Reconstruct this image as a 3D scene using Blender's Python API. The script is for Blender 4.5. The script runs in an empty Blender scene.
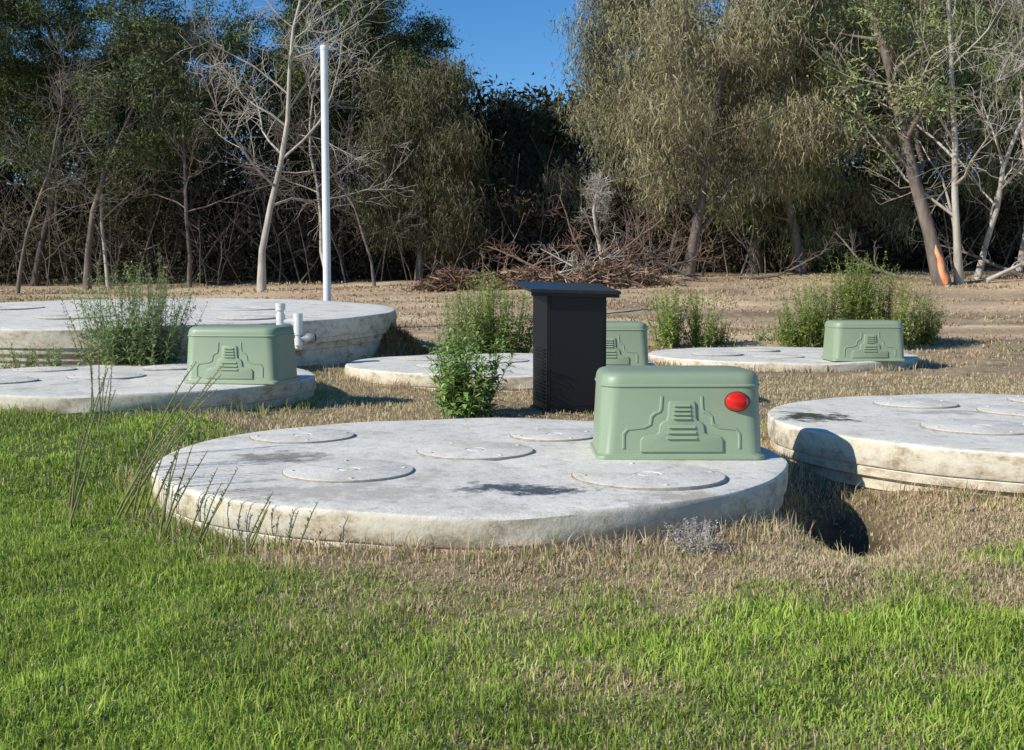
import bpy, bmesh, math, random
import numpy as np
from mathutils import Vector, Matrix
random.seed(7); rng=np.random.default_rng(11)
scene=bpy.context.scene
COL=scene.collection
# ---------------------------------------------------------------- helpers
TAB=rng.random((256,256))
def vn(x,y):
    x=np.asarray(x,dtype=float); y=np.asarray(y,dtype=float)
    xi=np.floor(x).astype(int); yi=np.floor(y).astype(int)
    fx=x-xi; fy=y-yi; fx=fx*fx*(3-2*fx); fy=fy*fy*(3-2*fy)
    a=TAB[xi%256,yi%256]; b=TAB[(xi+1)%256,yi%256]; c=TAB[xi%256,(yi+1)%256]; d=TAB[(xi+1)%256,(yi+1)%256]
    return a*(1-fx)*(1-fy)+b*fx*(1-fy)+c*(1-fx)*fy+d*fx*fy
def fbm(x,y,o=4):
    s=0;a=.5;t=0
    for i in range(o):
        s=s+a*vn(x*2**i+17.3*i,y*2**i+9.1*i); t+=a; a*=.5
    return s/t
def sm(x,a,b):
    t=np.clip((x-a)/(b-a),0,1); return t*t*(3-2*t)
def hollow(x,y):
    return np.exp(-(((x-1.76-.12*(y-6.1))/.30)**2+((y-6.15)/.8)**2))
def ground(x,y):
    x=np.asarray(x,dtype=float); y=np.asarray(y,dtype=float)
    z=np.interp(y,[-50,2,5,9,12,18,21,25,32,40,58,70,90,130,400],[0,.02,.06,.10,.13,.17,.36,.72,1.2,1.45,2.2,5.0,8.5,12,14])
    z=z+np.clip(.04*(-x-1),0,.13)*sm(y,5.5,8.5)*(1-sm(y,19,24))
    z=z+.018*np.clip(x,-12,25)*sm(y,22,32)
    z=z-.33*hollow(x,y)
    z=z+.05*np.exp(-(((x+.4)/1.2)**2+((y-4.7)/.4)**2))
    z=z+.10*np.exp(-(((x+2.5)/.45)**2+((y-7.8)/.9)**2))
    z=z+.34*np.exp(-(((x+1.75)/.55)**2+((y-16.2)/.45)**2))*(.7+.6*fbm(x*4,y*4,2))
    z=z+.05*(fbm(x*.8,y*.8,3)-.5)+.035*(fbm(x*5,y*5,2)-.5)
    z=z+.25*(fbm(x*.35+5,y*1.3,3)-.5)*sm(y,20,27)
    return z
def gz(x,y): return float(ground(x,y))

def mesh_from(name,V,T,C=None,smooth=False):
    me=bpy.data.meshes.new(name)
    V=np.ascontiguousarray(V,dtype=np.float32); T=np.ascontiguousarray(T,dtype=np.int32)
    me.vertices.add(len(V)); me.vertices.foreach_set('co',V.ravel())
    me.loops.add(T.size); me.loops.foreach_set('vertex_index',T.ravel())
    me.polygons.add(len(T)); me.polygons.foreach_set('loop_start',np.arange(0,T.size,T.shape[1],dtype=np.int32))
    me.update(calc_edges=True)
    if smooth: me.polygons.foreach_set('use_smooth',np.ones(len(T),dtype=bool))
    if C is not None:
        at=me.color_attributes.new('Col','FLOAT_COLOR','POINT')
        cc=np.ones((len(V),4),dtype=np.float32); cc[:,:3]=C
        at.data.foreach_set('color',cc.ravel())
    return me
def add(name,me,mat=None,parent=None,loc=(0,0,0),rot=(0,0,0)):
    o=bpy.data.objects.new(name,me); COL.objects.link(o)
    if mat is not None and me is not None: me.materials.append(mat)
    o.location=loc; o.rotation_euler=rot
    if parent is not None: o.parent=parent
    return o
def top(o,label,cat,group=None,kind=None):
    o["label"]=label; o["category"]=cat
    if group: o["group"]=group
    if kind: o["kind"]=kind
    return o
def empty(name,loc,rot=(0,0,0)):
    o=bpy.data.objects.new(name,None); o.empty_display_size=.2; COL.objects.link(o)
    o.location=loc; o.rotation_euler=rot; return o

# ---------------------------------------------------------------- materials
def newmat(name):
    m=bpy.data.materials.new(name); m.use_nodes=True
    nt=m.node_tree; return m,nt,nt.nodes['Principled BSDF']
def noise_node(nt,scale,detail=6,rough=.6,coord='Object',stretch=None):
    tc=nt.nodes.new('ShaderNodeTexCoord'); n=nt.nodes.new('ShaderNodeTexNoise')
    n.inputs['Scale'].default_value=scale; n.inputs['Detail'].default_value=detail; n.inputs['Roughness'].default_value=rough
    if stretch:
        mp=nt.nodes.new('ShaderNodeMapping'); mp.inputs['Scale'].default_value=stretch
        nt.links.new(tc.outputs[coord],mp.inputs[0]); nt.links.new(mp.outputs[0],n.inputs['Vector'])
    else: nt.links.new(tc.outputs[coord],n.inputs['Vector'])
    return n
def ramp(nt,src,stops):
    r=nt.nodes.new('ShaderNodeValToRGB'); e=r.color_ramp.elements
    while len(e)<len(stops): e.new(.5)
    for i,(p,c) in enumerate(stops):
        e[i].position=p; e[i].color=(c[0],c[1],c[2],1)
    nt.links.new(src,r.inputs[0]); return r
def mixc(nt,fac,a,b,mode='MIX'):
    m=nt.nodes.new('ShaderNodeMix'); m.data_type='RGBA'; m.blend_type=mode
    for s,v in ((0,fac),(6,a),(7,b)):
        if hasattr(v,'is_linked') or hasattr(v,'links'): nt.links.new(v,m.inputs[s])
        elif s==0: m.inputs[0].default_value=v
        else: m.inputs[s].default_value=(v[0],v[1],v[2],1)
    return m.outputs[2]
def bump(nt,bs,src,strength,dist):
    b=nt.nodes.new('ShaderNodeBump'); b.inputs['Strength'].default_value=strength; b.inputs['Distance'].default_value=dist
    nt.links.new(src,b.inputs['Height']); nt.links.new(b.outputs[0],bs.inputs['Normal'])
def simple(name,ca,cb,scale=8,rough=.6,metal=0,bmp=.2,bd=.005,stretch=None,spec=None):
    m,nt,bs=newmat(name)
    n=noise_node(nt,scale,stretch=stretch); r=ramp(nt,n.outputs[0],[(.3,ca),(.7,cb)])
    nt.links.new(r.outputs[0],bs.inputs['Base Color'])
    bs.inputs['Roughness'].default_value=rough; bs.inputs['Metallic'].default_value=metal
    if spec is not None: bs.inputs['Specular IOR Level'].default_value=spec
    if bmp: bump(nt,bs,n.outputs[0],bmp,bd)
    return m
def concrete(name,stains=(),tint=1.0):
    m,nt,bs=newmat(name)
    n1=noise_node(nt,1.6,10,.7); n2=noise_node(nt,9,8,.7); n3=noise_node(nt,90,3,.6)
    r1=ramp(nt,n1.outputs[0],[(.32,(.54*tint,.50*tint,.425*tint)),(.46,(.79*tint,.75*tint,.665*tint)),(.7,(.91*tint,.875*tint,.79*tint))])
    r2=ramp(nt,n2.outputs[0],[(.32,(.60,.58,.55)),(.46,(.95,.95,.94)),(.7,(1.05,1.05,1.05))])
    c=mixc(nt,.8,r1.outputs[0],r2.outputs[0],'MULTIPLY')
    r3=ramp(nt,n3.outputs[0],[(.36,(.6,.58,.55)),(.48,(1,1,1))])
    c=mixc(nt,.5,c,r3.outputs[0],'MULTIPLY')
    geo=nt.nodes.new('ShaderNodeNewGeometry'); sp=nt.nodes.new('ShaderNodeSeparateXYZ'); nt.links.new(geo.outputs['Normal'],sp.inputs[0])
    vr=ramp(nt,sp.outputs[2],[(.25,(1,1,1)),(.7,(0,0,0))])
    n4=noise_node(nt,4,9,.8,stretch=(1.2,1.2,2.0))
    r4=ramp(nt,n4.outputs[0],[(.34,(.24,.18,.11)),(.44,(.50,.42,.30)),(.52,(.66,.59,.46)),(.7,(.74,.68,.56))])
    c=mixc(nt,vr.outputs[0],c,r4.outputs[0])
    rough=None
    for (sx,sy,ax,ay,col,wet) in stains:
        tc=nt.nodes.new('ShaderNodeTexCoord'); mp=nt.nodes.new('ShaderNodeMapping')
        mp.inputs['Location'].default_value=(-sx/ax,-sy/ay,0); mp.inputs['Scale'].default_value=(1/ax,1/ay,0)
        nt.links.new(tc.outputs['Object'],mp.inputs[0])
        ln=nt.nodes.new('ShaderNodeVectorMath'); ln.operation='LENGTH'; nt.links.new(mp.outputs[0],ln.inputs[0])
        nn=noise_node(nt,6,8,.75)
        ad=nt.nodes.new('ShaderNodeMath'); ad.operation='MULTIPLY_ADD'; nt.links.new(nn.outputs[0],ad.inputs[0]); ad.inputs[1].default_value=5.0; nt.links.new(ln.outputs['Value'],ad.inputs[2])
        mr=nt.nodes.new('ShaderNodeMapRange'); mr.inputs['From Min'].default_value=2.9; mr.inputs['From Max'].default_value=3.5; mr.inputs['To Min'].default_value=1; mr.inputs['To Max'].default_value=0
        nt.links.new(ad.outputs[0],mr.inputs[0])
        c=mixc(nt,mr.outputs[0],c,col)
        if wet:
            mm=nt.nodes.new('ShaderNodeMath'); mm.operation='MULTIPLY'; nt.links.new(mr.outputs[0],mm.inputs[0]); mm.inputs[1].default_value=.7
            sb=nt.nodes.new('ShaderNodeMath'); sb.operation='SUBTRACT'
            if rough is None: sb.inputs[0].default_value=.9
            else: nt.links.new(rough,sb.inputs[0])
            nt.links.new(mm.outputs[0],sb.inputs[1]); rough=sb.outputs[0]
    nt.links.new(c,bs.inputs['Base Color'])
    if rough is None: bs.inputs['Roughness'].default_value=.9
    else: nt.links.new(rough,bs.inputs['Roughness'])
    bump(nt,bs,n2.outputs[0],.6,.018)
    return m
def colmat(name,rough=.7,trans=0.0,var=.0,scale=3,spec=.3):
    m,nt,bs=newmat(name)
    a=nt.nodes.new('ShaderNodeAttribute'); a.attribute_name='Col'
    src=a.outputs['Color']
    if var:
        n=noise_node(nt,scale,8,.7); r=ramp(nt,n.outputs[0],[(.3,(1-var,)*3),(.7,(1+var*.5,)*3)])
        src=mixc(nt,1,src,r.outputs[0],'MULTIPLY'); bump(nt,bs,n.outputs[0],.5,.03)
    nt.links.new(src,bs.inputs['Base Color']); bs.inputs['Roughness'].default_value=rough
    bs.inputs['Specular IOR Level'].default_value=spec
    return m
def diffmat(name,trans=0.0):
    m=bpy.data.materials.new(name); m.use_nodes=True; nt=m.node_tree; nt.nodes.remove(nt.nodes['Principled BSDF'])
    out=nt.nodes['Material Output']; a=nt.nodes.new('ShaderNodeAttribute'); a.attribute_name='Col'
    b=nt.nodes.new('ShaderNodeBsdfDiffuse'); nt.links.new(a.outputs['Color'],b.inputs[0])
    if trans:
        t=nt.nodes.new('ShaderNodeBsdfTranslucent'); nt.links.new(a.outputs['Color'],t.inputs[0]); mx=nt.nodes.new('ShaderNodeMixShader'); mx.inputs[0].default_value=trans
        nt.links.new(b.outputs[0],mx.inputs[1]); nt.links.new(t.outputs[0],mx.inputs[2]); nt.links.new(mx.outputs[0],out.inputs[0])
    else: nt.links.new(b.outputs[0],out.inputs[0])
    return m
M_leaf=diffmat('leaf'); M_weed=diffmat('weed_leaf',.25); M_grass=diffmat('grass_blade',.28)
M_ground=colmat('ground_soil',.95,0,.45,9)
M_bark=simple('bark_grey_brown',(.07,.055,.045),(.25,.205,.165),6,.9,0,.6,.02,(1,1,.25))
M_barkd=simple('bark_dark',(.035,.03,.025),(.13,.105,.085),6,.9,0,.6,.02,(1,1,.25))
M_pale=simple('bark_pale',(.27,.235,.19),(.58,.53,.46),5,.85,0,.4,.01,(1,1,.3))
M_red_twig=simple('bark_reddish',(.13,.075,.05),(.34,.22,.16),5,.9,0,.4,.01,(1,1,.3))
M_wound=simple('raw_orange_wood',(.62,.15,.04),(.80,.46,.24),7,.8,0,.6,.02,(1,1,.4))
M_plas=simple('green_plastic',(.262,.335,.22),(.292,.365,.243),2.5,.45,0,.05,.002)
M_slot=simple('dark_slot',(.02,.03,.02),(.04,.05,.04),5,.8)
M_black=simple('black_powder_coat',(.004,.004,.0045),(.007,.007,.0075),30,.5,0,.08,.001)
M_blacktop=simple('black_cap_sheen',(.012,.014,.02),(.03,.033,.04),12,.33,0,.05,.001)  # bluish shine on the cap top is painted into this base colour
M_red=simple('red_lens',(.62,.012,.008),(.75,.02,.012),5,.18,0,0)
M_white=simple('white_paint',(.70,.70,.69),(.82,.82,.81),4,.45,0,.05,.002)
M_pvc=simple('pvc_white',(.68,.68,.63),(.80,.80,.75),8,.4,0,.03,.002)
M_grey=simple('grey_fitting',(.18,.19,.2),(.28,.29,.3),8,.5)
M_vent=simple('black_vent',(.02,.02,.022),(.035,.035,.038),8,.5)
M_gap=simple('dark_gap',(.20,.19,.16),(.38,.36,.32),20,.8)  # painted tone for the dark gap line around hatches
M_lidconc=concrete('hatch_concrete',(),.97)

# ---------------------------------------------------------------- ground
def dryness(x,y):
    dm=np.hypot(x+.23,y-6.77)
    d=.04+1.7*(fbm(x*.9+3,y*1.2+8,4)-.5)+.9*(fbm(x*3.1+3,y*3.1,3)-.5)
    front=sm(x,-1.9,-.6)
    d=d+1.25*np.exp(-((dm-1.95)/.45)**2)*front
    d=d+.70*sm(x,-.2,.8)*sm(y,3.7,4.7)+.4*sm(x,1.2,1.9)*sm(y,4.9,5.5)+.22*sm(x,-.5,.6)
    d=d-.6*np.exp(-(((x-2.5)/.6)**2+((y-4.9)/.4)**2))
    d=d+1.3*sm(y+.25*x,7.0,8.6)*sm(x,-2.6,-1.9)+1.3*sm(y,9.0,9.8)
    d=d-.4*sm(-x,.4,1.6)*(1-sm(y,8.5,9.5))
    return np.clip(d,0,1)
def nonuni(a,b,step,far):
    xs=list(np.arange(a,b,step)); s=step; p=b
    while p<far: xs.append(p); s*=1.09; p+=s
    s=step; p=a-step
    lo=[]
    while p>-far: lo.append(p); s*=1.09; p-=s
    return np.array(lo[::-1]+xs+[far])
gx=nonuni(-5,5,.05,220); gy=nonuni(2.5,17,.06,420)
gy=gy[gy>-40]
X,Y=np.meshgrid(gx,gy); Z=ground(X,Y)
Z=Z+.022*(fbm(X*13,Y*13,3)-.5)*(Y<14)
V=np.stack([X,Y,Z],-1).reshape(-1,3)
nx,ny=len(gx),len(gy)
idx=np.arange(nx*ny).reshape(ny,nx)
Q=np.stack([idx[:-1,:-1],idx[:-1,1:],idx[1:,1:],idx[1:,:-1]],-1).reshape(-1,4)
D=dryness(V[:,0],V[:,1])[:,None]
n=fbm(V[:,0]*3,V[:,1]*3)[:,None]
green=np.array([.12,.165,.04])*(.5+.9*n); straw=np.array([.40,.30,.18])*(.5+.9*n)
Cg=green*(1-D)+straw*D
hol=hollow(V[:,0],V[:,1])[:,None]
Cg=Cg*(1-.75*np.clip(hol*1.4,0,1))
far=sm(V[:,1],14,22)[:,None]
nf=fbm(V[:,0]*.45,V[:,1]*2.6,5)[:,None]
farc=np.array([.60,.44,.285])*(.1+1.7*nf)
Cg=Cg*(1-far)+farc*far
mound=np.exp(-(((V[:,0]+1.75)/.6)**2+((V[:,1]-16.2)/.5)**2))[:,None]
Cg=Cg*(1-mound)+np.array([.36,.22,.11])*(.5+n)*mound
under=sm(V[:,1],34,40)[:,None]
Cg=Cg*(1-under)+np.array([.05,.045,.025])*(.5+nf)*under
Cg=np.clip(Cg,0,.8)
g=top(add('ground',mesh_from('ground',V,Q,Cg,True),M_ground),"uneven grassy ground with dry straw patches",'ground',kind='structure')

# ---------------------------------------------------------------- tanks
TANKS=[]
def lathe(name,prof,n=96,zn=0):
    bm=bmesh.new(); rings=[]
    for (r,z) in prof:
        if r<=1e-6: rings.append([bm.verts.new((0,0,z))]); continue
        ring=[]
        for i in range(n):
            a=2*math.pi*i/n
            dz=0
            rr=r
            if zn:
                w=(vn(math.cos(a)*3+20+r,math.sin(a)*3+20)-.5)
                dz=zn*w; rr=r*(1+zn*.35*(vn(math.cos(a)*6+40,math.sin(a)*6+z*15)-.5))
            ring.append(bm.verts.new((rr*math.cos(a),rr*math.sin(a),z+dz)))
        rings.append(ring)
    for a,b in zip(rings,rings[1:]):
        if len(a)==1:
            for i in range(n): bm.faces.new((a[0],b[i],b[(i+1)%n]))
        elif len(b)==1:
            for i in range(n): bm.faces.new((b[0],a[(i+1)%n],a[i]))
        else:
            for i in range(n): bm.faces.new((a[i],b[i],b[(i+1)%n],a[(i+1)%n]))
    bmesh.ops.recalc_face_normals(bm,faces=bm.faces[:])
    me=bpy.data.meshes.new(name); bm.to_mesh(me); bm.free()
    for p in me.polygons: p.use_smooth=True
    try: me.set_sharp_from_angle(angle=math.radians(35))
    except Exception: pass
    return me
def hatch_mesh(r):
    me=lathe('hatch_cover',[(0,.009),(r*.13,.009),(r*.14,.006),(r*.17,.006),(r*.18,.009),(r*.97,.009),(r,.006),(r,0)],56)
    bm=bmesh.new(); bm.from_mesh(me)
    for k in range(4):
        a=k*math.pi/2+.5
        bmesh.ops.create_cone(bm,cap_ends=True,segments=8,radius1=.013,radius2=.011,depth=.005,matrix=Matrix.Translation((r*.86*math.cos(a),r*.86*math.sin(a),.0115)))
    bm.to_mesh(me); bm.free(); return me
def tank(x,y,ztop,R,hatches,mat,label,depth=.5,thick=.14,rot=(0,0,0),group="round concrete tanks set in the ground"):
    TANKS.append((x,y,R))
    e=empty('concrete_tank',(x,y,ztop),rot); top(e,label,'tank',group)
    slab=lathe('lid_slab',[(0,.006),(R*.3,.005),(R*.6,.003),(R*.9,.001),(R-.03,0),(R-.012,-.004),(R-.002,-.016),(R,-.035),(R+.003,-thick*.5),(R,-thick+.008),(R-.006,-thick),(R-.12,-thick)],160,.022)
    add('lid_slab',slab,mat,e)
    wall=lathe('tank_wall',[(R-.10,-thick-.003),(R-.022,-thick-.003),(R-.016,-thick-.012),(R-.018,-thick-.06),(R-.055,-thick-.075),(R-.06,-thick-.09),(R-.06,-thick-.14),(R-.085,-thick-.15),(R-.085,-thick-depth)],144,.018)
    add('tank_wall',wall,mat,e)
    for (hx,hy,hr) in hatches:
        h=add('hatch_cover',hatch_mesh(hr),M_lidconc,e,(hx,hy,.015),(0,0,hx*3))
        add('gap_ring',lathe('gap_ring',[(hr-.01,.0),(hr-.01,.003),(hr+.006,.002),(hr+.008,-.012)],48),M_gap,h,(0,0,.0))  # thin darker ring added to draw the dark gap around the hatch
    return e
MX,MY=-.23,6.77
st_main=[(-1.34-MX,6.62-MY,.28,.26,(.30,.28,.235),False),(.06-MX,5.60-MY,.36,.15,(.11,.12,.13),True),(.62-MX,5.93-MY+.03,.3,.07,(.14,.14,.14),True),(-.9-MX,5.5-MY,.6,.3,(.55,.51,.44),False),(.9-MX,5.35-MY,.5,.2,(.52,.47,.38),False)]
C_main=concrete('weathered_concrete_stained',st_main); C=concrete('weathered_concrete')
Hm=[(-1.12,.68,.33),(.014,.03,.34),(-.63,-.70,.34),(.50,.72,.28),(.93,-.85,.39)]
T1=tank(MX,MY,.25,1.8,Hm,C_main,"round grey concrete tank lid carrying green housing and red lamp")
C_r=concrete('weathered_concrete_puddle',[(-1.5,.12,.3,.3,(.08,.077,.065),True),(-.4,.3,.5,.15,(.48,.44,.38),False)])
T2=tank(3.58,7.85,.325,1.8,[(-.62,-.55,.36),(.1,.35,.36),(.75,-.5,.34),(.55,1.1,.28),(-.55,.85,.3)],C_r,"round concrete tank lid with a dark puddle on top",thick=.16)
T3=tank(-3.67,10.9,.36,1.8,[(-.9,-.6,.34),(-.1,-.1,.34),(-1.0,.7,.3),(.2,1.0,.3)],C,"round concrete tank lid with green housing beside tall weed")
T4=tank(-.14,13.6,.30,1.8,[(-.9,.5,.34),(-.6,-.6,.34),(.0,.2,.34)],C,"round concrete tank lid behind the black pillar")
T5=tank(3.69,16.0,.25,1.8,[(-.9,-.2,.34),(-.2,.7,.34),(-.2,-.7,.34)],C,"round concrete tank lid beside large green weeds")
T6=tank(-5.41,16.5,.84,3.75,[(-.2,-1.6,.5),(1.6,.2,.5),(-1.9,.4,.5),(2.1,-1.9,.38)],C,"large raised round concrete tank beside a white pole",depth=.8,thick=.22,rot=(math.radians(1.7),0,0))

# ---------------------------------------------------------------- green housings
def rrect(w,d,r,n=7):
    pts=[]
    for cx,cy,a0 in ((w/2-r,d/2-r,0),(-w/2+r,d/2-r,90),(-w/2+r,-d/2+r,180),(w/2-r,-d/2+r,270)):
        for i in range(n+1):
            a=math.radians(a0+90*i/n); pts.append((cx+r*math.cos(a),cy+r*math.sin(a)))
    return pts
def loft(name,rings,cap_top=True,cap_bot=False):
    bm=bmesh.new(); R=[]
    for (w,d,r,z) in rings: R.append([bm.verts.new((x,y,z)) for x,y in rrect(w,d,r)])
    for a,b in zip(R,R[1:]):
        n=len(a)
        for i in range(n): bm.faces.new((a[i],a[(i+1)%n],b[(i+1)%n],b[i]))
    if cap_top: bm.faces.new(R[-1])
    if cap_bot: bm.faces.new(R[0][::-1])
    bmesh.ops.recalc_face_normals(bm,faces=bm.faces[:])
    me=bpy.data.meshes.new(name); bm.to_mesh(me); bm.free()
    for p in me.polygons: p.use_smooth=True
    me.set_sharp_from_angle(angle=math.radians(32))
    return me
def prism(poly,y0,y1,bev=.006):
    bm=bmesh.new()
    f=bm.faces.new([bm.verts.new((x,y0,z)) for x,z in poly])
    ex=bmesh.ops.extrude_face_region(bm,geom=[f])
    vs=[v for v in ex['geom'] if isinstance(v,bmesh.types.BMVert)]
    for v in vs: v.co.y=y1
    bmesh.ops.recalc_face_normals(bm,faces=bm.faces[:])
    if bev:
        ed=[e for e in bm.edges if all(abs(v.co.y-y1)<1e-5 for v in e.verts) or abs(e.verts[0].co.y-e.verts[1].co.y)>1e-4]
        bmesh.ops.bevel(bm,geom=ed,offset=bev,segments=3,affect='EDGES',profile=.5)
    me=bpy.data.meshes.new('p'); bm.to_mesh(me); bm.free()
    for p in me.polygons: p.use_smooth=True
    me.set_sharp_from_angle(angle=math.radians(40))
    return me
HB=loft('housing_body',[(.925,.62,.06,0),(.925,.62,.06,.012),(.921,.616,.06,.018),(.903,.598,.07,.024),(.897,.592,.085,.036),(.868,.560,.105,.40)],True,True)
HL=loft('housing_lid',[(.871,.563,.105,.394),(.882,.574,.11,.395),(.885,.577,.11,.400),(.881,.573,.11,.405),(.873,.565,.11,.41),(.869,.561,.11,.430),(.860,.552,.11,.447),(.842,.534,.105,.461),(.805,.497,.09,.471),(.74,.43,.07,.477),(.5,.25,.05,.480)],True,False)
half=[(.225,.0),(.225,.070),(.208,.088),(.145,.096),(.125,.108),(.120,.150),(.105,.166),(.085,.174),(.078,.186),(.074,.268),(.064,.28)]
polyA=[(x,z) for x,z in half]+[(-x,z) for x,z in half[::-1]]
RP=prism(polyA,0,-.013,.006)
def arc_ridge(s):
    bm=bmesh.new()
    me=bpy.data.meshes.new('ridge')
    pts=[(s*.315,.02),(s*.315,.10),(s*.295,.125),(s*.205,.135),(s*.17,.152),(s*.163,.195),(s*.145,.212),(s*.12,.222),(s*.112,.238),(s*.108,.305)]
    w=.009
    prev=None
    for i,(x,z) in enumerate(pts):
        a=pts[max(0,i-1)];b=pts[min(len(pts)-1,i+1)]
        tx,tz=b[0]-a[0],b[1]-a[1];l=math.hypot(tx,tz);nx_,nz=-tz/l,tx/l
        q=[bm.verts.new((x+nx_*w,0,z+nz*w)),bm.verts.new((x+nx_*w*.5,-.006,z+nz*w*.5)),bm.verts.new((x-nx_*w*.5,-.006,z-nz*w*.5)),bm.verts.new((x-nx_*w,0,z-nz*w))]
        if prev:
            for k in range(3): bm.faces.new((prev[k],prev[k+1],q[k+1],q[k]))
        prev=q
    bmesh.ops.recalc_face_normals(bm,faces=bm.faces[:])
    bm.to_mesh(me); bm.free(); return me
def louvres():
    bm=bmesh.new()
    W=[.045,.047,.049,.051,.075,.08,.085]; Zs=[.255,.232,.209,.186,.138,.108,.078]
    for w,z in zip(W,Zs):
        pts=[(-w,-.012,z+.011),(w,-.012,z+.011),(w*.94,-.026,z-.004),(-w*.94,-.026,z-.004),(-w,-.012,z-.007),(w,-.012,z-.007)]
        v=[bm.verts.new(p) for p in pts]
        bm.faces.new((v[0],v[1],v[2],v[3])); bm.faces.new((v[3],v[2],v[5],v[4])); bm.faces.new((v[0],v[3],v[4])); bm.faces.new((v[1],v[5],v[2]))
    bmesh.ops.recalc_face_normals(bm,faces=bm.faces[:])
    me=bpy.data.meshes.new('louvre'); bm.to_mesh(me); bm.free(); return me
RG=arc_ridge(1); RG2=arc_ridge(-1); LV=louvres()
for m_ in (HB,HL,RP,RG,RG2,LV): m_.materials.append(M_plas)
def lamp_mesh():
    return lathe('alarm_lamp',[(0,.062),(.015,.061),(.03,.056),(.031,.053),(.045,.045),(.046,.042),(.055,.028),(.06,.012),(.060,.0)],32)
def housing(x,y,z,label,sx=1,rz=0,lamp=False,sy=1,sz=1):
    e=empty('aerator_housing',(x,y,z),(0,0,rz)); top(e,label,'equipment housing',"green moulded plastic housings on tank lids")
    e.scale=(sx,sy,sz)
    add('housing_body',HB,None,e); add('housing_lid',HL,None,e)
    sl=-math.atan2(.016,.364)
    for nm,m_ in (('relief_panel',RP),('relief_ridge',RG),('relief_ridge',RG2),('louvre_vent',LV)):
        add(nm,m_,None,e,(0,-.2955,.04),(sl,0,0))
    if lamp:
        b=add('alarm_lamp',lamp_mesh(),M_red,e,(.300,-.284,.315),(math.radians(90)+sl,0,0))
        b.scale=(1.05,.85,.8)
        add('lamp_base',lathe('lamp_base',[(0,.001),(.066,.001),(.066,.008),(.062,.012),(0,.012)],32),M_slot,b,(0,0,-.008))
    return e
housing(.95,6.77,.262,"green plastic housing with red alarm lamp on concrete lid",lamp=True,sx=1.03,sz=1.03)
housing(-2.40,10.35,.37,"green plastic housing on concrete lid by white pipes",sx=.95,rz=math.radians(-9),sz=1.03)
housing(1.05,12.9,.31,"green plastic housing partly hidden by black pillar",sx=.98,sz=1.04)
housing(4.44,14.72,.262,"green plastic housing on lid beside tall green weeds",sx=1.0,sz=1.04)

# ---------------------------------------------------------------- black pillar
def boxm(name,sx,sy,sz,bev=.008,zc=0):
    bm=bmesh.new(); bmesh.ops.create_cube(bm,size=1)
    for v in bm.verts: v.co=Vector((v.co.x*sx,v.co.y*sy,v.co.z*sz+zc))
    bmesh.ops.bevel(bm,geom=bm.edges[:],offset=bev,segments=2,affect='EDGES')
    me=bpy.data.meshes.new(name); bm.to_mesh(me); bm.free(); return me
px,py=.50,10.2; pz=gz(px,py)-.03
P=top(empty('control_pillar',(px,py,pz),(0,0,math.radians(14))),"black metal control pillar with sloping cap and vents",'cabinet')
add('pillar_body',boxm('pillar_body',.53,.48,1.07,.008,.535),M_black,P)
add('pillar_base',boxm('pillar_base',.57,.52,.06,.006,.03),M_black,P,(0,0,.0))
cap=add('pillar_cap',boxm('pillar_cap',.80,.64,.03,.006),M_blacktop,P,(-.03,0,1.105),(math.radians(6),math.radians(1.5),0))
add('cap_fascia',boxm('cap_fascia',.78,.02,.03,.004),M_black,cap,(0,-.30,-.028))
add('door',boxm('door',.47,.008,.96,.003),M_black,P,(0,-.242,.57))
bm=bmesh.new()
for k in range(16):
    bmesh.ops.create_cube(bm,size=1,matrix=Matrix.Translation((-.272,0,.12+k*.03))@Matrix.Rotation(.5,4,'Y')@Matrix.Diagonal((.022,.34,.006,1)))
me=bpy.data.meshes.new('vent_grille'); bm.to_mesh(me); bm.free()
add('vent_grille',me,M_vent,P)

# ---------------------------------------------------------------- tubes
def tube(VV,FF,pts,rad,n=6,cap=True):
    pts=[Vector(p) for p in pts]; base=len(VV)
    up=Vector((0.3,0.9,.2)).normalized()
    for i,p in enumerate(pts):
        t=(pts[min(i+1,len(pts)-1)]-pts[max(i-1,0)]).normalized()
        a=t.cross(up)
        if a.length<.1: a=t.cross(Vector((1,0,0)))
        a.normalize(); b=t.cross(a)
        for k in range(n):
            an=2*math.pi*k/n
            VV.append(tuple(p+(a*math.cos(an)+b*math.sin(an))*rad[i]))
    for i in range(len(pts)-1):
        for k in range(n):
            q0=base+i*n+k;q1=base+i*n+(k+1)%n
            FF.append((q0,q1,q1+n,q0+n))
def tubemesh(name,lines,n=6):
    VV=[];FF=[]
    for pts,rad in lines: tube(VV,FF,pts,rad,n)
    return mesh_from(name,np.array(VV),np.array(FF),None,True)
pxp,pyp=-3.26,20.6; zb=gz(pxp,pyp)
PO=top(empty('white_pole',(pxp,pyp,zb)),"tall slim white metal pole beside raised tank",'pole')
PH=1.265+(280-52)*20.6/1165-zb
add('pole_shaft',lathe('pole_shaft',[(.07,0),(.068,PH*.5),(.064,PH-.05)],20),M_white,PO)
add('pole_cap',lathe('pole_cap',[(.072,0),(.072,.05),(.05,.075),(0,.08)],20),M_white,PO,(0,0,PH-.05))
add('base_flange',lathe('base_flange',[(0,.02),(.16,.02),(.16,0)],20),M_grey,PO,(0,0,.03))
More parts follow.
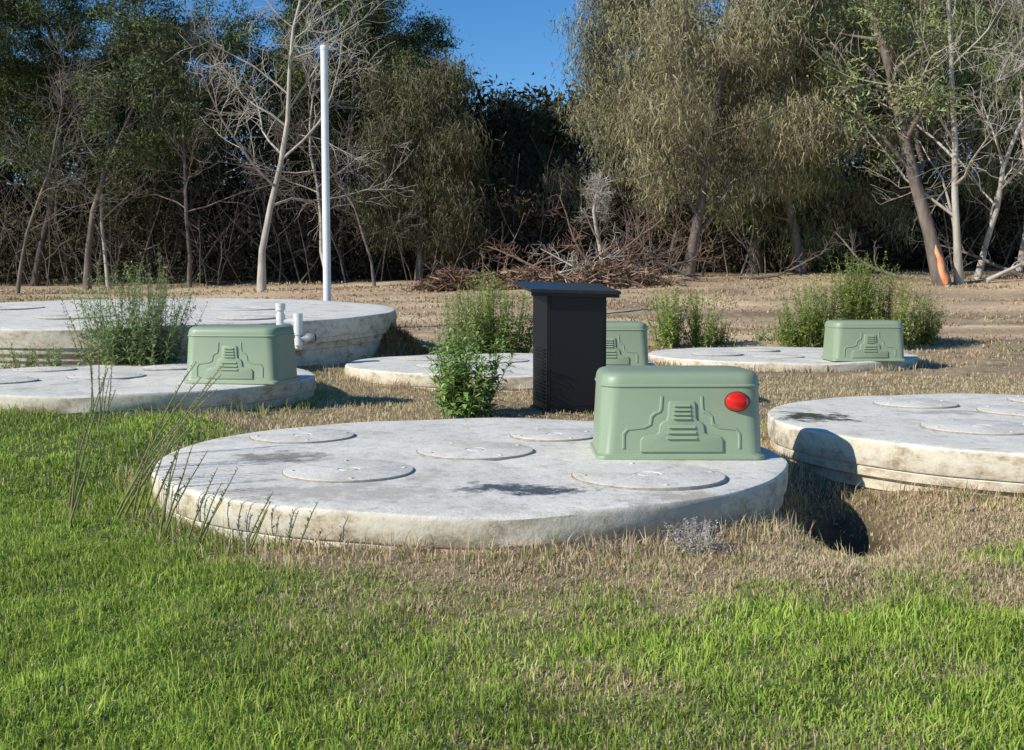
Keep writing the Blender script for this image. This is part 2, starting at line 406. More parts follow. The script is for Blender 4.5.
# pipes leave the side of the big tank and turn up
vx,vy=-2.55,13.35; vz=.50
VP=top(empty('vent_pipe',(vx,vy,vz)),"short white plastic pipes with tee leaving concrete tank",'pipe')
tk=Vector((-5.41-vx,16.5-vy,0)).normalized()*.75
H=.46
add('riser_pipe',tubemesh('riser_pipe',[([tuple(tk+Vector((-.1,0,0))),(-.12,.05,0),(-.1,0,.03),(-.1,0,.08),(-.1,0,H)],[.038]*5),([(-.1,0,H-.17),(.02,0,H-.17),(.07,0,H-.19),(.10,0,H-.25),(.10,0,.06),(.11,.03,.0),tuple(tk*.9+Vector((.1,0,0)))],[.038]*7),([(.10,0,H-.32),(.10,0,H-.10)],[.052,.052]),([(-.1,0,H-.26),(-.1,0,H-.08)],[.052,.052]),([(-.1,0,H-.04),(-.1,0,H+.01)],[.055,.055]),([(.10,0,.1),(.10,0,.02)],[.05,.05])],14),M_pvc,VP)
add('pipe_cap',lathe('pipe_cap',[(.058,0),(.058,.035),(0,.04)],16),M_pvc,VP,(-.1,0,H+.005))
add('pipe_cap',lathe('pipe_cap',[(.054,0),(.054,.03),(0,.035)],16),M_pvc,VP,(.10,0,H-.105))
add('valve_fitting',tubemesh('valve_fitting',[([(.13,0,.10),(.18,0,.10),(.20,0,.10),(.29,0,.10),(.30,0,.10)],[.03,.04,.06,.06,.045])],12),M_grey,VP)

# ---------------------------------------------------------------- trees
class Tree:
    def __init__(s,seed): s.lines=[];s.tips=[];s.r=random.Random(seed);s.n=0
    def grow(s,p,d,L,r,lvl,P):
        R=s.r; n=7 if lvl==0 else (5 if lvl==1 else 4); pts=[p.copy()];rad=[r*(1.35 if lvl==0 else 1)]
        d=d.copy(); wig=P['wig'][lvl]; grav=P['grav'][lvl]
        endr=r*P.get('taper',.3)
        for i in range(n):
            d=d+Vector((R.gauss(0,wig),R.gauss(0,wig),R.gauss(0,wig)+grav)); d.normalize()
            p=p+d*(L/n); pts.append(p.copy()); rad.append(r+(endr-r)*(i+1)/n)
        s.lines.append((pts,rad,lvl))
        if lvl>=P['leaf']:
            for q in pts[1:]: s.tips.append(q)
        if lvl<P['max']:
            c=P['cnt'][lvl]
            for k in range(c):
                t=P['t0'][lvl]+(1-P['t0'][lvl])*(k+R.random())/c
                f=t*n; i=min(int(f),n-1); q=pts[i].lerp(pts[i+1],f-i)
                dd=(pts[i+1]-pts[i]).normalized()
                az=R.random()*2*math.pi if lvl else (k*2.4+R.gauss(0,.4))
                per=dd.orthogonal().normalized(); per.rotate(Matrix.Rotation(az,3,dd))
                an=math.radians(R.gauss(P['ang'][lvl],9))
                nd=dd*math.cos(an)+per*math.sin(an)
                shp=P['shape'](t) if lvl==0 else 1-.4*t
                s.grow(q,nd,P['len'][lvl]*shp*R.uniform(.75,1.2),max(.006,rad[min(i,len(rad)-1)]*P.get('rr',.5)),lvl+1,P)
def wood(name,lines,minr=0.0):
    VV=[];FF=[]
    for pts,rad,l in lines:
        n=8 if l==0 else (5 if l==1 else 3)
        tube(VV,FF,pts,[max(x,minr) for x in rad],n)
    return mesh_from(name,np.array(VV),np.array(FF),None,True)
def leaves(tips,mode,per,base,size,spread,seed,keep=1.0,dvar=.3):
    r=np.random.default_rng(seed)
    T=np.array([tuple(t) for t in tips]); 
    if keep<1: T=T[r.random(len(T))<keep]
    m=len(T); sh=np.clip(r.normal(1,dvar,(m,1)),.35,1.9)
    hue=r.normal(0,.06,(m,3))
    c=T.repeat(per,0); N=len(c)
    colr=(np.array(base)*(sh*(1+hue))).repeat(per,0)*r.uniform(.75,1.25,(N,1))
    c=c+r.normal(0,1,(N,3))*np.array(spread)
    if mode=='droop':
        d=r.normal(0,.5,(N,3)); d[:,2]-=.9; d/=np.linalg.norm(d,axis=1)[:,None]
    else:
        d=r.normal(0,1,(N,3)); d[:,2]-=.3; d/=np.linalg.norm(d,axis=1)[:,None]
    L=size[0]*r.uniform(.5,1.3,(N,1)); W=size[1]*r.uniform(.6,1.3,(N,1))
    s=np.cross(d,r.normal(0,1,(N,3))); s/=np.linalg.norm(s,axis=1)[:,None]+1e-9
    if mode=='droop': V=np.stack([c-s*W/2,c+s*W/2,c+d*L],1).reshape(-1,3)
    else: V=np.stack([c-d*L/2,c+s*W/2,c+d*L/2],1).reshape(-1,3)
    return V,np.arange(N*3).reshape(-1,3),np.clip(colr,0.002,.9).repeat(3,0)
def make_tree(kind,pxl,d,Hh,label,seed,bark,colr=None,spread=1.0,lean=(0,0),name=None,keep=1.0,grp=None,dens=1.0,r0=None,low=None,wound=False):
    x=(pxl-512)/1165*d; z=gz(x,d)-.1
    t=Tree(seed); up=Vector((lean[0],lean[1],1)).normalized()
    if kind=='gum':
        P=dict(wig=[.10,.18,.25,.3],grav=[.02,.05,.02,-.02],max=3,leaf=2,cnt=[12,5,3],t0=[.26 if low is None else low,.3,.3],ang=[50,42,45],
               len=[Hh*.34*spread,Hh*.15,Hh*.07],shape=lambda t:1.15-.65*t,rr=.5 if wound else .42)
        t.grow(Vector((0,0,0)),up,Hh*.92,(r0 or Hh*.011),0,P)
        lv=leaves(t.tips,'leaf',int(36*dens),colr,(.16,.07),(.24,.24,.13),seed,keep,.38)
    elif kind=='oak':
        P=dict(wig=[.08,.14,.2,.3],grav=[.03,.02,-.05,-.14],max=3,leaf=2,cnt=[20,6,4],t0=[.12 if low is None else low,.2,.15],ang=[60,44,48],
               len=[Hh*.37*spread,Hh*.15,Hh*.085],shape=lambda t:1.08-.7*t*t,rr=.4)
        t.grow(Vector((0,0,0)),up,Hh*.9,(r0 or Hh*.016),0,P)
        lv=leaves(t.tips,'droop',int(26*dens),colr,(.28,.026),(.30,.30,.26),seed,keep,.28)
    else:
        P=dict(wig=[.13,.20,.24,.25],grav=[.02,.05,.04,.02],max=3,leaf=9,cnt=[12,7,5],t0=[.28 if low is None else low,.2,.2],ang=[60,42,40],
               len=[Hh*.42*spread,Hh*.18,Hh*.1],shape=lambda t:1.15-.75*t,rr=.5)
        t.grow(Vector((0,0,0)),up,Hh*.95,(r0 or Hh*.012),0,P); lv=None
    e=top(empty(name or {'gum':'eucalyptus_tree','oak':'casuarina_tree','bare':'dead_tree'}[kind],(x,d,z)),label,'tree',grp or {'gum':'eucalyptus trees along the wood edge','oak':'drooping casuarina trees along the wood edge','bare':'leafless trees along the wood edge'}[kind])
    add('trunk',wood('trunk',t.lines,.006),bark,e)
    if lv: add('crown',mesh_from('crown',*lv),M_leaf,e)
    if wound:
        pts,rad,_=t.lines[0]; a,b=pts[0],pts[1]; L=[];Rr=[]
        for k in range(7):
            f=.08+.72*k/6; R0=rad[0]+(rad[1]-rad[0])*f
            ww=[.06,.10,.085,.095,.075,.06,.008][k]
            q=a.lerp(b,f)+Vector((.02+.02*math.sin(k*2.1),-(R0-ww*.35),0)); L.append(q); Rr.append(ww)
        add('bark_wound',tubemesh('bark_wound',[(L,Rr)],10),M_wound,e)
    return e
OB=(.245,.23,.132); OG=(.22,.26,.12); GD=(.075,.098,.043); GM=(.125,.15,.07)
lg="dark eucalyptus with thin trunk at the wood edge"; lo="olive brown drooping casuarina at the wood edge"
gums=[(-30,34,10.8,1,.9),(35,36,9.8,2,.85),(88,33,8.8,3,.85),(150,37,8.2,4,.7),(205,39,8.8,5,.7),(60,41,10.0,6,.8),(255,42,9.0,7,.7),(300,41,9.2,8,.75),(345,38,9.8,9,.95),(388,40,11.2,10,1),(418,42,9.8,11,1),(462,44,7.6,12,1),(500,45,6.6,13,1)]
for p_,d_,h_,s_,k_ in gums:
    make_tree('gum',p_,d_,h_,lg,s_,M_bark if s_%2 else M_barkd,GD if s_%3 else GM,spread=.9,keep=k_)
for p_,d_,h_,s_,c_,sp,lb in [(418,35,6.6,21,(.13,.125,.07),.85,"small dark drooping casuarina with short dark trunk"),
        (545,45,6.2,29,(.15,.145,.08),.8,lo),(655,39,10.0,22,OB,.78,lo),(686,33,9.8,23,(.27,.245,.145),1.0,"large olive brown casuarina with thick forked trunk"),(755,37,11.5,24,OB,1.05,lo),
        (800,34.5,8.8,25,OG,.9,"green drooping casuarina with foliage close to the ground"),(862,38,11.5,26,(.24,.25,.13),1.05,lo),(1045,35,11,28,OG,.95,lo),(985,40,12,30,(.22,.24,.12),1.05,lo),(1110,36,11.5,31,OB,1,lo)]:
    make_tree('oak',p_,d_,h_,lb,s_,M_bark,c_,spread=sp,dens=.75 if p_==418 else 1)
make_tree('gum',942,29.3,10.8,"leaning eucalyptus with raw orange scar near its base",44,M_bark,(.24,.27,.12),spread=1.0,dens=.5,lean=(-.16,0),r0=.18,wound=True,low=.22)
make_tree('bare',262,30,8.4,"tall pale leafless tree with wide spreading branches",51,M_pale,spread=1.2,r0=.10)
make_tree('bare',190,33,7.0,"grey leafless tree with fine branches",52,M_bark,spread=.9,r0=.06)
make_tree('bare',110,34,7.6,"grey leafless tree with fine branches",63,M_pale,spread=.9,r0=.055)
make_tree('bare',330,33,7.4,"pale leafless tree with open branches",64,M_pale,spread=1.1,r0=.06)
make_tree('bare',958,29.6,9.0,"pale twisted leafless tree beside eucalyptus",53,M_pale,spread=1.0,lean=(.07,0),r0=.10,low=.12)
make_tree('bare',975,31,7.5,"pale leafless tree with upright twisted branches",62,M_pale,spread=1.0,lean=(.15,0),r0=.08,low=.15)
make_tree('bare',1016,33,10,"grey leafless tree with upright branches",54,M_pale,spread=.8,lean=(.05,0),r0=.08)
make_tree('bare',604,32,3.0,"short leaning pale dead trunk",56,M_pale,spread=.3,lean=(-.25,0),r0=.09,low=.6)
make_tree('bare',375,32,5.6,"grey leafless sapling at the wood edge",58,M_bark,spread=1.0,r0=.045)
make_tree('bare',18,31,6.5,"grey leafless sapling at the wood edge",57,M_bark,spread=.9,r0=.05)

def woodland():
    r=np.random.default_rng(5)
    m=7600
    X=r.uniform(-36,36,m); Yd=r.uniform(43,56,m)
    pxl=512+1165*X/Yd
    ty=np.interp(pxl,[-400,0,100,150,220,330,400,430,470,515,565,600,680,800,1500],[40,65,85,115,85,65,50,75,100,115,110,85,40,0,-40])
    ty=ty+50*(fbm(X*.6,Yd*.3)-.5)
    zt=1.265+(280-ty)*Yd/1165
    zb=ground(X,Yd)
    Zc=zb+(zt-zb)*r.random(m)**.9
    c=np.stack([X,Yd,Zc],1)
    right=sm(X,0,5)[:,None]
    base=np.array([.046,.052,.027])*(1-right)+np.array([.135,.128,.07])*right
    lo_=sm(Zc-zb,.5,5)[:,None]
    base=base*(.3+.7*lo_)  # shade inside the wood painted in: leaf colour darkens towards the ground
    sh=np.clip(r.normal(1,.45,(m,1)),.25,2.2)
    per=30; C_=(base*sh).repeat(per,0); c=c.repeat(per,0)+r.normal(0,1,(m*per,3))*np.array([.5,.45,.4])
    N=len(c); C_=C_*r.uniform(.6,1.4,(N,1))
    d=r.normal(0,1,(N,3)); d/=np.linalg.norm(d,axis=1)[:,None]; s=np.cross(d,r.normal(0,1,(N,3))); s/=np.linalg.norm(s,axis=1)[:,None]
    L=r.uniform(.16,.40,(N,1)); W=L*.7
    V=np.stack([c-d*L/2,c+s*W/2,c+d*L/2],1).reshape(-1,3)
    return mesh_from('woodland',V,np.arange(N*3).reshape(-1,3),C_.repeat(3,0))
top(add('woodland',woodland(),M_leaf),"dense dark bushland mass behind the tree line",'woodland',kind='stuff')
def under():
    r=np.random.default_rng(8); m=2400
    X=r.uniform(-24,24,m); Yd=r.uniform(36,43,m); zb=ground(X,Yd)
    Zc=zb+2.2*r.random(m)**1.3*(.4+1.2*fbm(X*.5,Yd*.5))
    c=np.stack([X,Yd,Zc],1); per=36
    C_=(np.array([.085,.068,.044])*np.clip(r.normal(1,.5,(m,1)),.2,2.5)).repeat(per,0); c=c.repeat(per,0)+r.normal(0,.3,(m*per,3)); N=len(c)
    d=r.normal(0,1,(N,3)); d/=np.linalg.norm(d,axis=1)[:,None]; s=np.cross(d,r.normal(0,1,(N,3))); s/=np.linalg.norm(s,axis=1)[:,None]
    L=r.uniform(.12,.36,(N,1)); W=L*.4
    V=np.stack([c-d*L/2,c+s*W/2,c+d*L/2],1).reshape(-1,3)
    return mesh_from('undergrowth',V,np.arange(N*3).reshape(-1,3),C_.repeat(3,0))
top(add('undergrowth',under(),M_leaf),"dark scrubby undergrowth beneath the trees",'undergrowth',kind='stuff')
R_=random.Random(3); tw=[]
for k in range(420):
    x=R_.uniform(-22,22); y=R_.uniform(33.5,43); z=gz(x,y); p=Vector((x,y,z)); d=Vector((R_.gauss(0,.25),0,1)).normalized(); L=R_.uniform(1.5,5); pts=[p.copy()]
    for i in range(5):
        d=(d+Vector((R_.gauss(0,.16),R_.gauss(0,.1),0))).normalized(); p=p+d*L/5; pts.append(p.copy())
    r0=R_.uniform(.008,.035); tw.append((pts,[r0*(1-.14*i) for i in range(6)]))
    for j in range(3):
        q=pts[R_.randint(1,4)]; dd=Vector((R_.gauss(0,1),R_.gauss(0,.5),.6)).normalized(); l=R_.uniform(.4,1.5)
        tw.append(([q,q+dd*l*.5,q+dd*l+Vector((0,0,.2))],[r0*.5,r0*.4,r0*.2]))
top(add('understorey_twigs',tubemesh('twigs',tw,4),M_bark),"thin bare saplings and twigs among the trees",'undergrowth',kind='stuff')

def branch_obj(name,pxl,d,L,ang,seed,label,mat,h0=.08,r=.05,grp="fallen dead branches below the trees"):
    x=(pxl-512)/1165*d
    t=Tree(seed); P=dict(wig=[.12,.25,.3],grav=[.0,.03,.03],max=2,leaf=9,cnt=[9,6],t0=[.15,.2],ang=[42,45],len=[L*.38,L*.18],shape=lambda t:1.1-.6*t,rr=.45)
    t.grow(Vector((0,0,h0)),Vector((math.cos(ang),.15,math.sin(ang))).normalized(),L,r,0,P)
    return top(add(name,wood(name,t.lines,.006),mat,None,(x,d,gz(x,d))),label,'branch',grp)
RT=M_red_twig
for i,(a,b,c_,d_,mt) in enumerate([(545,31,2.6,.3,RT),(650,31,2.8,2.8,M_bark),(575,30.5,2.2,.15,RT),(600,31,2.2,.5,M_bark),(700,31,2.6,2.95,M_bark),(500,31,2.2,.2,RT),(985,29.5,2.8,.2,M_pale),(1020,30,2.6,2.9,M_bark),(900,31,2.2,2.95,M_bark),(740,31.5,2.4,.15,M_bark),(560,31.5,2.2,2.7,RT),(440,30,2.2,.1,RT),(470,29.5,2.0,.25,RT),(520,30,2.2,2.9,RT),(615,30,2.2,2.6,M_pale),(535,30,2.4,.6,M_pale),(590,30.5,2.6,.9,RT),(630,31,2.6,.4,RT),(665,30.5,2.4,2.7,RT),(560,30.5,2.8,.45,RT),(610,30,2.6,2.3,RT)]):
    branch_obj('fallen_branch',a,b,c_,d_,100+i,"reddish brown dead branch tangle lying below the trees" if mt is RT else "grey dead branch tangle lying below the trees",mt)
def brush(pxl,d,w,h,seed,label,colr=(.22,.15,.11)):
    r=np.random.default_rng(seed); x=(pxl-512)/1165*d; N=1500
    a=r.normal(0,.42,N)*w/2; b=r.normal(0,.3,N); hh=h*np.exp(-(a/(w*.4))**2)*r.random(N)
    c=np.stack([a,b,hh],1); dd=r.normal(0,1,(N,3)); dd[:,2]*=.6; dd/=np.linalg.norm(dd,axis=1)[:,None]; s=np.cross(dd,[0,0,1.]); s/=np.linalg.norm(s,axis=1)[:,None]+1e-6
    L=r.uniform(.12,.5,(N,1)); W=.018
    V=np.stack([c-dd*L/2-s*W/2,c+dd*L/2-s*W/2,c+dd*L/2+s*W/2+[0,0,.02],c-dd*L/2+s*W/2+[0,0,.02]],1).reshape(-1,3)
    C_=(np.array(colr)*r.uniform(.3,1.6,(N,1))).repeat(4,0)
    top(add('brush_pile',mesh_from('brush_pile',V,np.arange(N*4).reshape(-1,4),C_),M_leaf,None,(x,d,gz(x,d))),label,'brush pile',"piles of dead brush on the ground")
brush(448,29.5,1.6,.42,1,"reddish brown pile of dead twigs",(.26,.17,.12))
brush(530,30,3.6,.5,2,"low brown pile of dead twigs",(.30,.20,.14))
brush(610,30,3.6,.6,3,"reddish grey pile of dead twigs",(.30,.21,.15))

# ---------------------------------------------------------------- grass
def blades(x,y,h,w,C_,lean,seed,zoff=0,ldir=None):
    r=np.random.default_rng(seed); N=len(x); z=ground(x,y)-.006+zoff
    a=r.uniform(0,2*np.pi,N); la=r.uniform(0,2*np.pi,N) if ldir is None else ldir; ln=np.abs(r.normal(0,lean,N))
    s=np.stack([np.cos(a),np.sin(a),np.zeros(N)],1)*w[:,None]/2
    l=np.stack([np.cos(la),np.sin(la),np.zeros(N)],1)
    b=np.stack([x,y,z],1); 
    up=np.array([0,0,1.])
    m=b+up*(h*.58)[:,None]*np.cos(np.minimum(ln*.5,1.4))[:,None]+l*(h*.5*np.sin(np.minimum(ln*.5,1.4)))[:,None]
    t=m+up*(h*.45*np.cos(np.minimum(ln*1.5,2.0)))[:,None]+l*(h*.5*np.sin(np.minimum(ln*1.5,1.6)))[:,None]
    V=np.stack([b-s,b+s,m-s*.8,m+s*.8,t],1).reshape(-1,3)
    k=np.arange(N)[:,None]*5
    T=np.concatenate([k+[0,1,3],k+[0,3,2],k+[2,3,4]],1).reshape(-1,3)
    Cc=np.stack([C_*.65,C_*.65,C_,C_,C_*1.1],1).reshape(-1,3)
    return V,T,Cc
def free(x,y,m=.0):
    ok=np.ones(len(x),bool)
    for (tx,ty,R) in TANKS: ok&=np.hypot(x-tx,y-ty)>R-.02+m
    return ok
def samp(n,y0,y1,seed,pw=1.0,margin=1.15):
    r=np.random.default_rng(seed); y=y0+(y1-y0)*r.random(n)**pw
    x=(r.random(n)-.5)*2*(y*.44*margin+.3)
    k=r.random(n)>np.clip(hollow(x,y)*1.3,0,.97)
    return x[k],y[k],r
def colours(x,y,r,green_b=1.0):
    N=len(x); D=dryness(x,y); isdry=(r.random(N)<np.clip(D*1.1-.02,0.09,.93))[:,None]
    t=r.random((N,1)); n=fbm(x*2.2,y*2.2,3)[:,None]
    gr=np.array([.23,.37,.055])*(1-t)+np.array([.47,.56,.12])*t
    gr=gr*(.6+.8*n)*green_b
    t2=r.random((N,1)); stw=np.array([.85,.70,.46])*(1-t2)+np.array([.48,.35,.21])*t2
    return np.where(isdry,stw,gr),isdry[:,0],n[:,0]
sets=[]
x,y,r=samp(230000,2.7,6.2,21,1.0); k=free(x,y); x,y=x[k],y[k]
Cc,dr,nn=colours(x,y,r); N=len(x)
clump=fbm(x*5+3,y*5,3)
h=np.where(dr,r.uniform(.014,.040,N),r.uniform(.022,.05,N))*(.35+1.2*clump)
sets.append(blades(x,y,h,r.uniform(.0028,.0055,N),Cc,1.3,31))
for cnt,per_,sp0,sp1,h0,h1,ln_,sd_ in ((2300,20,.015,.045,.025,.065,1.0,22),(1000,34,.03,.08,.045,.10,1.3,27)):
    tx,ty,r=samp(cnt,2.7,6.6,sd_,1.0); kk=r.random(len(tx))<sm(fbm(tx*1.6+9,ty*1.6,3),.3,.6)+.15; tx,ty=tx[kk],ty[kk]; n0=len(tx)
    sp_=r.uniform(sp0,sp1,n0).repeat(per_); th=r.uniform(.4,1.25,n0).repeat(per_); tl=r.uniform(0,6.28,n0).repeat(per_); tb=r.uniform(.8,1.15,n0).repeat(per_)
    tx=tx.repeat(per_)+r.normal(0,1,n0*per_)*sp_; ty=ty.repeat(per_)+r.normal(0,1,n0*per_)*sp_; tl=tl+r.normal(0,.9,n0*per_)
    k=free(tx,ty,.03); tx,ty,th,tl,tb=tx[k],ty[k],th[k],tl[k],tb[k]
    Cc,dr,nn=colours(tx,ty,r,1.05); N=len(tx); Cc=Cc*tb[:,None]
    h=r.uniform(h0,h1,N)*np.where(dr,.75,1)*th; sets.append(blades(tx,ty,h,r.uniform(.0028,.0055,N),Cc,ln_,32+sd_,ldir=tl))
x,y,r=samp(130000,6.0,13.5,23,1.25); k=free(x,y); x,y=x[k],y[k]
Cc,dr,nn=colours(x,y,r); N=len(x); h=np.where(dr,r.uniform(.02,.06,N),r.uniform(.03,.07,N))*(.4+1.1*fbm(x*3,y*3,3)); sets.append(blades(x,y,h,r.uniform(.006,.010,N),Cc,1.1,33))
def join(sets):
    V=[];T=[];Q=[];o=0
    for v,t,c in sets: V.append(v);T.append(t+o);Q.append(c);o+=len(v)
    return np.concatenate(V),np.concatenate(T),np.clip(np.concatenate(Q),0,.9)
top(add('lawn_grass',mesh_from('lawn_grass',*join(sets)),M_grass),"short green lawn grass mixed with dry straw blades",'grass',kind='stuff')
sets=[]
x,y,r=samp(65000,13,33,24,1.0,1.2); k=free(x,y); x,y=x[k],y[k]; N=len(x)
dn=fbm(x*.5,y*2.0,3); k=r.random(N)<sm(dn,.38,.6)+.08; x,y,dn=x[k],y[k],dn[k]; N=len(x)
t=r.random((N,1)); Cc=np.array([.72,.57,.38])*(1-t)+np.array([.38,.26,.16])*t; gm=(fbm(x*.5+30,y*.9,3)>.6)&(r.random(N)<.6); Cc[gm]=np.array([.26,.3,.1])
sets.append(blades(x,y,r.uniform(.02,.08,N)*(.5+dn),.0011*y*r.uniform(.8,1.6,N),Cc,.9,34))
r=np.random.default_rng(71); x=r.normal(-1.75,.42,4500); y=r.normal(16.15,.35,4500); k=free(x,y); x,y=x[k],y[k]; N=len(x); t=r.random((N,1))
sets.append(blades(x,y,r.uniform(.05,.17,N),r.uniform(.008,.016,N),np.array([.50,.33,.17])*(1-t)+np.array([.26,.15,.07])*t,1.2,72))
for i,(tx,ty,R) in enumerate(TANKS):
    n=12000 if i<2 else 3500; r=np.random.default_rng(50+i); a=r.uniform(0,2*np.pi,n); rr=R+.01+np.abs(r.normal(0,.17,n)); x=tx+rr*np.cos(a); y=ty+rr*np.sin(a); k=free(x,y)&(r.random(n)>np.clip(hollow(x,y)*1.3,0,.97))
    k&=(r.random(n)<1.6*sm(fbm(x*3.5,y*3.5,3),.3,.65)); x,y=x[k],y[k]; N=len(x)
    t=r.random((N,1)); Cc=np.array([.82,.68,.47])*(1-t)+np.array([.42,.30,.19])*t
    gg=(r.random(N)<np.where((x<-1.0)&(i in(0,2)),.6,.1)); Cc[gg]=np.array([.27,.38,.08])
    sets.append(blades(x,y,r.uniform(.03,.13,N),.0007*ty*r.uniform(.6,1.1,N)+.001,Cc,1.2,60+i))
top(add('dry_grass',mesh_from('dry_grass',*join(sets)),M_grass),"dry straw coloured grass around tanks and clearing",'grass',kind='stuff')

# ---------------------------------------------------------------- weeds
def weed(name,pxl,d,Hh,W,nst,seed,label,colr=(.10,.17,.05),leafL=.1,leafW=.018,ndens=60,lean=0,stemc=(.24,.27,.12),x=None,up=.6,lowleaf=.05,cat='weed',rk=1):
    r=np.random.default_rng(seed); 
    if x is None: x=(pxl-512)/1165*d
    LN=[];LC=[];LD=[];sv=[];sf=[]
    for k in range(nst):
        a=r.uniform(0,2*np.pi); rad=W*.22*r.random()
        p=Vector((rad*math.cos(a),rad*math.sin(a),-.02)); u=r.random(); hh=Hh*(1.05-.4*u*u-.1*r.random())
        out=W*.5*u/max(Hh,.1)
        dd=Vector((math.cos(a)*out+lean,math.sin(a)*out,1)).normalized(); pts=[p.copy()]; n=6
        for i in range(n):
            dd=(dd+Vector((r.normal(0,.05)+lean*.15,r.normal(0,.05),.03))).normalized(); p=p+dd*hh/n; pts.append(p.copy())
        r0=(.0028+.0022*Hh)*rk
        tube(sv,sf,pts,[r0*(1-.12*i) for i in range(n+1)],4)
        for j in range(int(ndens*hh)):
            t=lowleaf+(1-lowleaf)*r.random(); f=t*n; i=min(int(f),n-1); q=pts[i].lerp(pts[i+1],f-i)
            az=r.uniform(0,2*np.pi); LC.append(tuple(q)); LD.append((math.cos(az),math.sin(az),r.normal(up,.3))); LN.append((1.15-.65*t)*r.uniform(.6,1.2))
    S=mesh_from('stem',np.array(sv),np.array(sf),np.tile(stemc,(len(sv),1)),True)
    e=top(empty(name,(x,d,gz(x,d))),label,cat,"tall green weeds among the tanks")
    add('stem',S,M_weed,e)
    if LC:
        c=np.array(LC); dv=np.array(LD); dv/=np.linalg.norm(dv,axis=1)[:,None]; L=(np.array(LN)*leafL)[:,None]; N=len(c)
        s=np.cross(dv,[0,0,1.]); s/=np.linalg.norm(s,axis=1)[:,None]+1e-6; w=leafW*(L/leafL)
        mid=c+dv*L*.5; tip=c+dv*L*.92-np.array([0,0,1])*L*.28
        V=np.stack([c,mid-s*w/2,mid+s*w/2,tip],1).reshape(-1,3); kk=np.arange(N)[:,None]*4
        T=np.concatenate([kk+[0,1,2],kk+[1,3,2]],1).reshape(-1,3)
        Cc=(np.array(colr)*r.uniform(.6,1.5,(N,1))*(1+r.normal(0,.07,(N,3)))).repeat(4,0)
        add('leaf_foliage',mesh_from('leaf_foliage',V,T,np.clip(Cc,0,1)),M_weed,e)
    return e
G1=(.30,.44,.15);G2=(.36,.46,.12);G3=(.31,.39,.18)
weed('leafy_weed',465,9.75,.72,.85,58,1,"bushy bright green leafy weed between tanks",G1,.20,.042,50)
weed('leafy_weed',459,9.85,1.02,.25,7,2,"slender upright green weed with narrow leaves",G1,.13,.026,65)
weed('leafy_weed',125,12.78,1.2,1.7,64,3,"large feathery grey green weed between tanks",G3,.16,.024,65)
weed('leafy_weed',142,12.74,1.05,1.7,54,4,"grey green weed with spreading stems",G3,.16,.024,65)
weed('leafy_weed',158,12.8,1.4,.8,14,5,"tall thin grey green weed stems",G3,.12,.018,65)
weed('leafy_weed',45,12.2,.34,.7,26,6,"low grey green weed beside raised tank",G3,.12,.02,90)
weed('leafy_weed',14,12.3,.38,.6,22,7,"low grey green weed beside raised tank",G3,.12,.02,90)
weed('leafy_weed',508,16.2,1.12,1.4,54,8,"bushy bright green weed behind a tank lid",G2,.16,.036,60)
weed('leafy_weed',482,16.0,1.25,.9,36,9,"tall bright green weed behind a tank lid",G2,.16,.03,60)
weed('leafy_weed',458,15.75,1.05,.7,28,10,"tall bright green weed behind a tank lid",G2,.14,.028,60)
weed('leafy_weed',672,18.4,1.0,1.1,38,11,"bright green weed clump behind a tank lid",G2,.15,.034,60)
weed('leafy_weed',698,18.5,.9,1.0,34,12,"bright green weed clump behind a tank lid",G2,.15,.034,60)
weed('leafy_weed',720,18.8,.5,.9,22,13,"low bright green weed behind a tank lid",G2,.13,.03,60)
for i,(a,h_,w_) in enumerate([(812,1.05,1.3),(835,1.25,1.3),(865,1.3,1.4),(898,1.15,1.4),(858,1.5,.9),(925,.75,1.0),(795,.75,1.0)]):
    weed('leafy_weed',a,18.3+.25*(i%3),h_,w_,54,20+i,"large dense green weed shrub beside a tank lid",(.40,.46,.13) if i%2 else (.32,.41,.11),.18,.03,52)
for i in range(6):
    weed('leafy_weed',760+i*14,19.4,.3,.6,12,40+i,"low green weed in dry grass",G2,.1,.03,60)
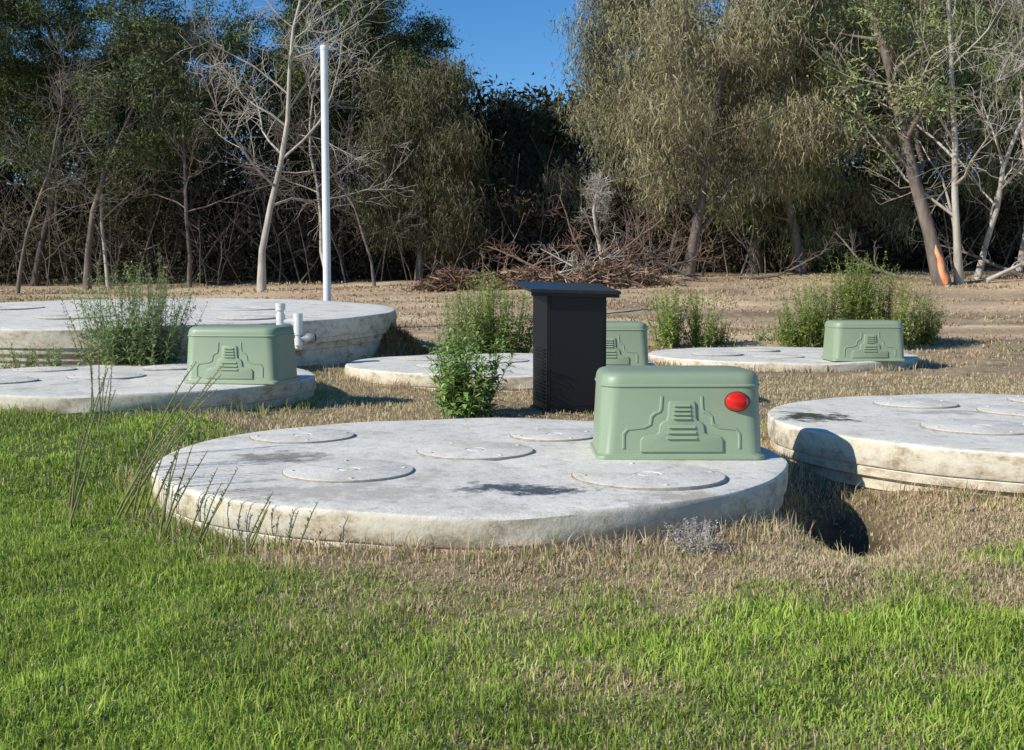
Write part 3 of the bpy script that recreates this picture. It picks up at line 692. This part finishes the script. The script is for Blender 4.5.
# few thin leaning stems; their long shadows cross the slab
sc=(.28,.29,.13)
for i,(xx,yy,hh,ln,ns) in enumerate([(-3.05,8.4,.72,.02,3),(-3.0,8.5,.6,.1,3),(-2.16,6.75,.85,.5,3),(-2.12,6.25,.95,.5,3),(-2.0,5.85,.75,.45,4),(-1.82,5.6,.6,.3,4),(-1.65,5.42,.5,.25,4),(-1.45,5.24,.42,.3,4),(-1.2,5.1,.34,.25,3),(-.95,5.0,.28,.3,3),(-2.3,6.0,.85,.15,3),(-2.15,5.55,.75,.1,3)]):
    weed('weed_stalk',0,yy,hh,.22,ns,80+i,"thin seeding weed stalk at tank edge",(.28,.30,.14),.045,.013,60,lean=ln,x=xx,stemc=sc,up=1.3,lowleaf=.4,rk=1.7)
weed('dry_weed',0,5.02,.17,.42,60,99,"pale grey dry weed tuft against tank wall",(.66,.60,.53),.045,.010,120,x=.80,stemc=(.45,.41,.36))
weed('dry_weed',0,6.0,.2,.3,30,97,"pale dry weed tuft at tank edge",(.5,.44,.27),.05,.008,110,x=2.85,stemc=(.35,.31,.25))

# ---------------------------------------------------------------- light & camera
S=Vector((-.82,-.46,0)).normalized(); el=math.radians(31)
sd=Vector((S.x*math.cos(el),S.y*math.cos(el),math.sin(el)))
L=bpy.data.lights.new('sun','SUN'); L.energy=5; L.angle=math.radians(.5); L.color=(1,.95,.84)
lo_=bpy.data.objects.new('sun',L); COL.objects.link(lo_); lo_.rotation_euler=(-sd).to_track_quat('-Z','Y').to_euler()
w=bpy.data.worlds.new('World'); scene.world=w; w.use_nodes=True; nt=w.node_tree
sk=nt.nodes.new('ShaderNodeTexSky'); sk.sky_type='NISHITA'; sk.sun_disc=False; sk.sun_elevation=el; sk.sun_rotation=math.atan2(sd.x,sd.y)
sk.ozone_density=3.5; sk.air_density=.8; sk.dust_density=.0; sk.altitude=300
hs=nt.nodes.new('ShaderNodeHueSaturation'); hs.inputs['Saturation'].default_value=1.25
nt.links.new(sk.outputs[0],hs.inputs['Color'])
bg=nt.nodes['Background']; nt.links.new(hs.outputs[0],bg.inputs[0]); bg.inputs[1].default_value=.14
cam=bpy.data.cameras.new('camera'); co=bpy.data.objects.new('camera',cam); COL.objects.link(co); scene.camera=co
cam.sensor_width=36; cam.lens=36*1165/1024; cam.clip_end=1500
co.location=(0,0,1.265); co.rotation_euler=(math.radians(90-4.66),0,0)
scene.view_settings.view_transform='Standard'; scene.view_settings.look='None'; scene.view_settings.exposure=0
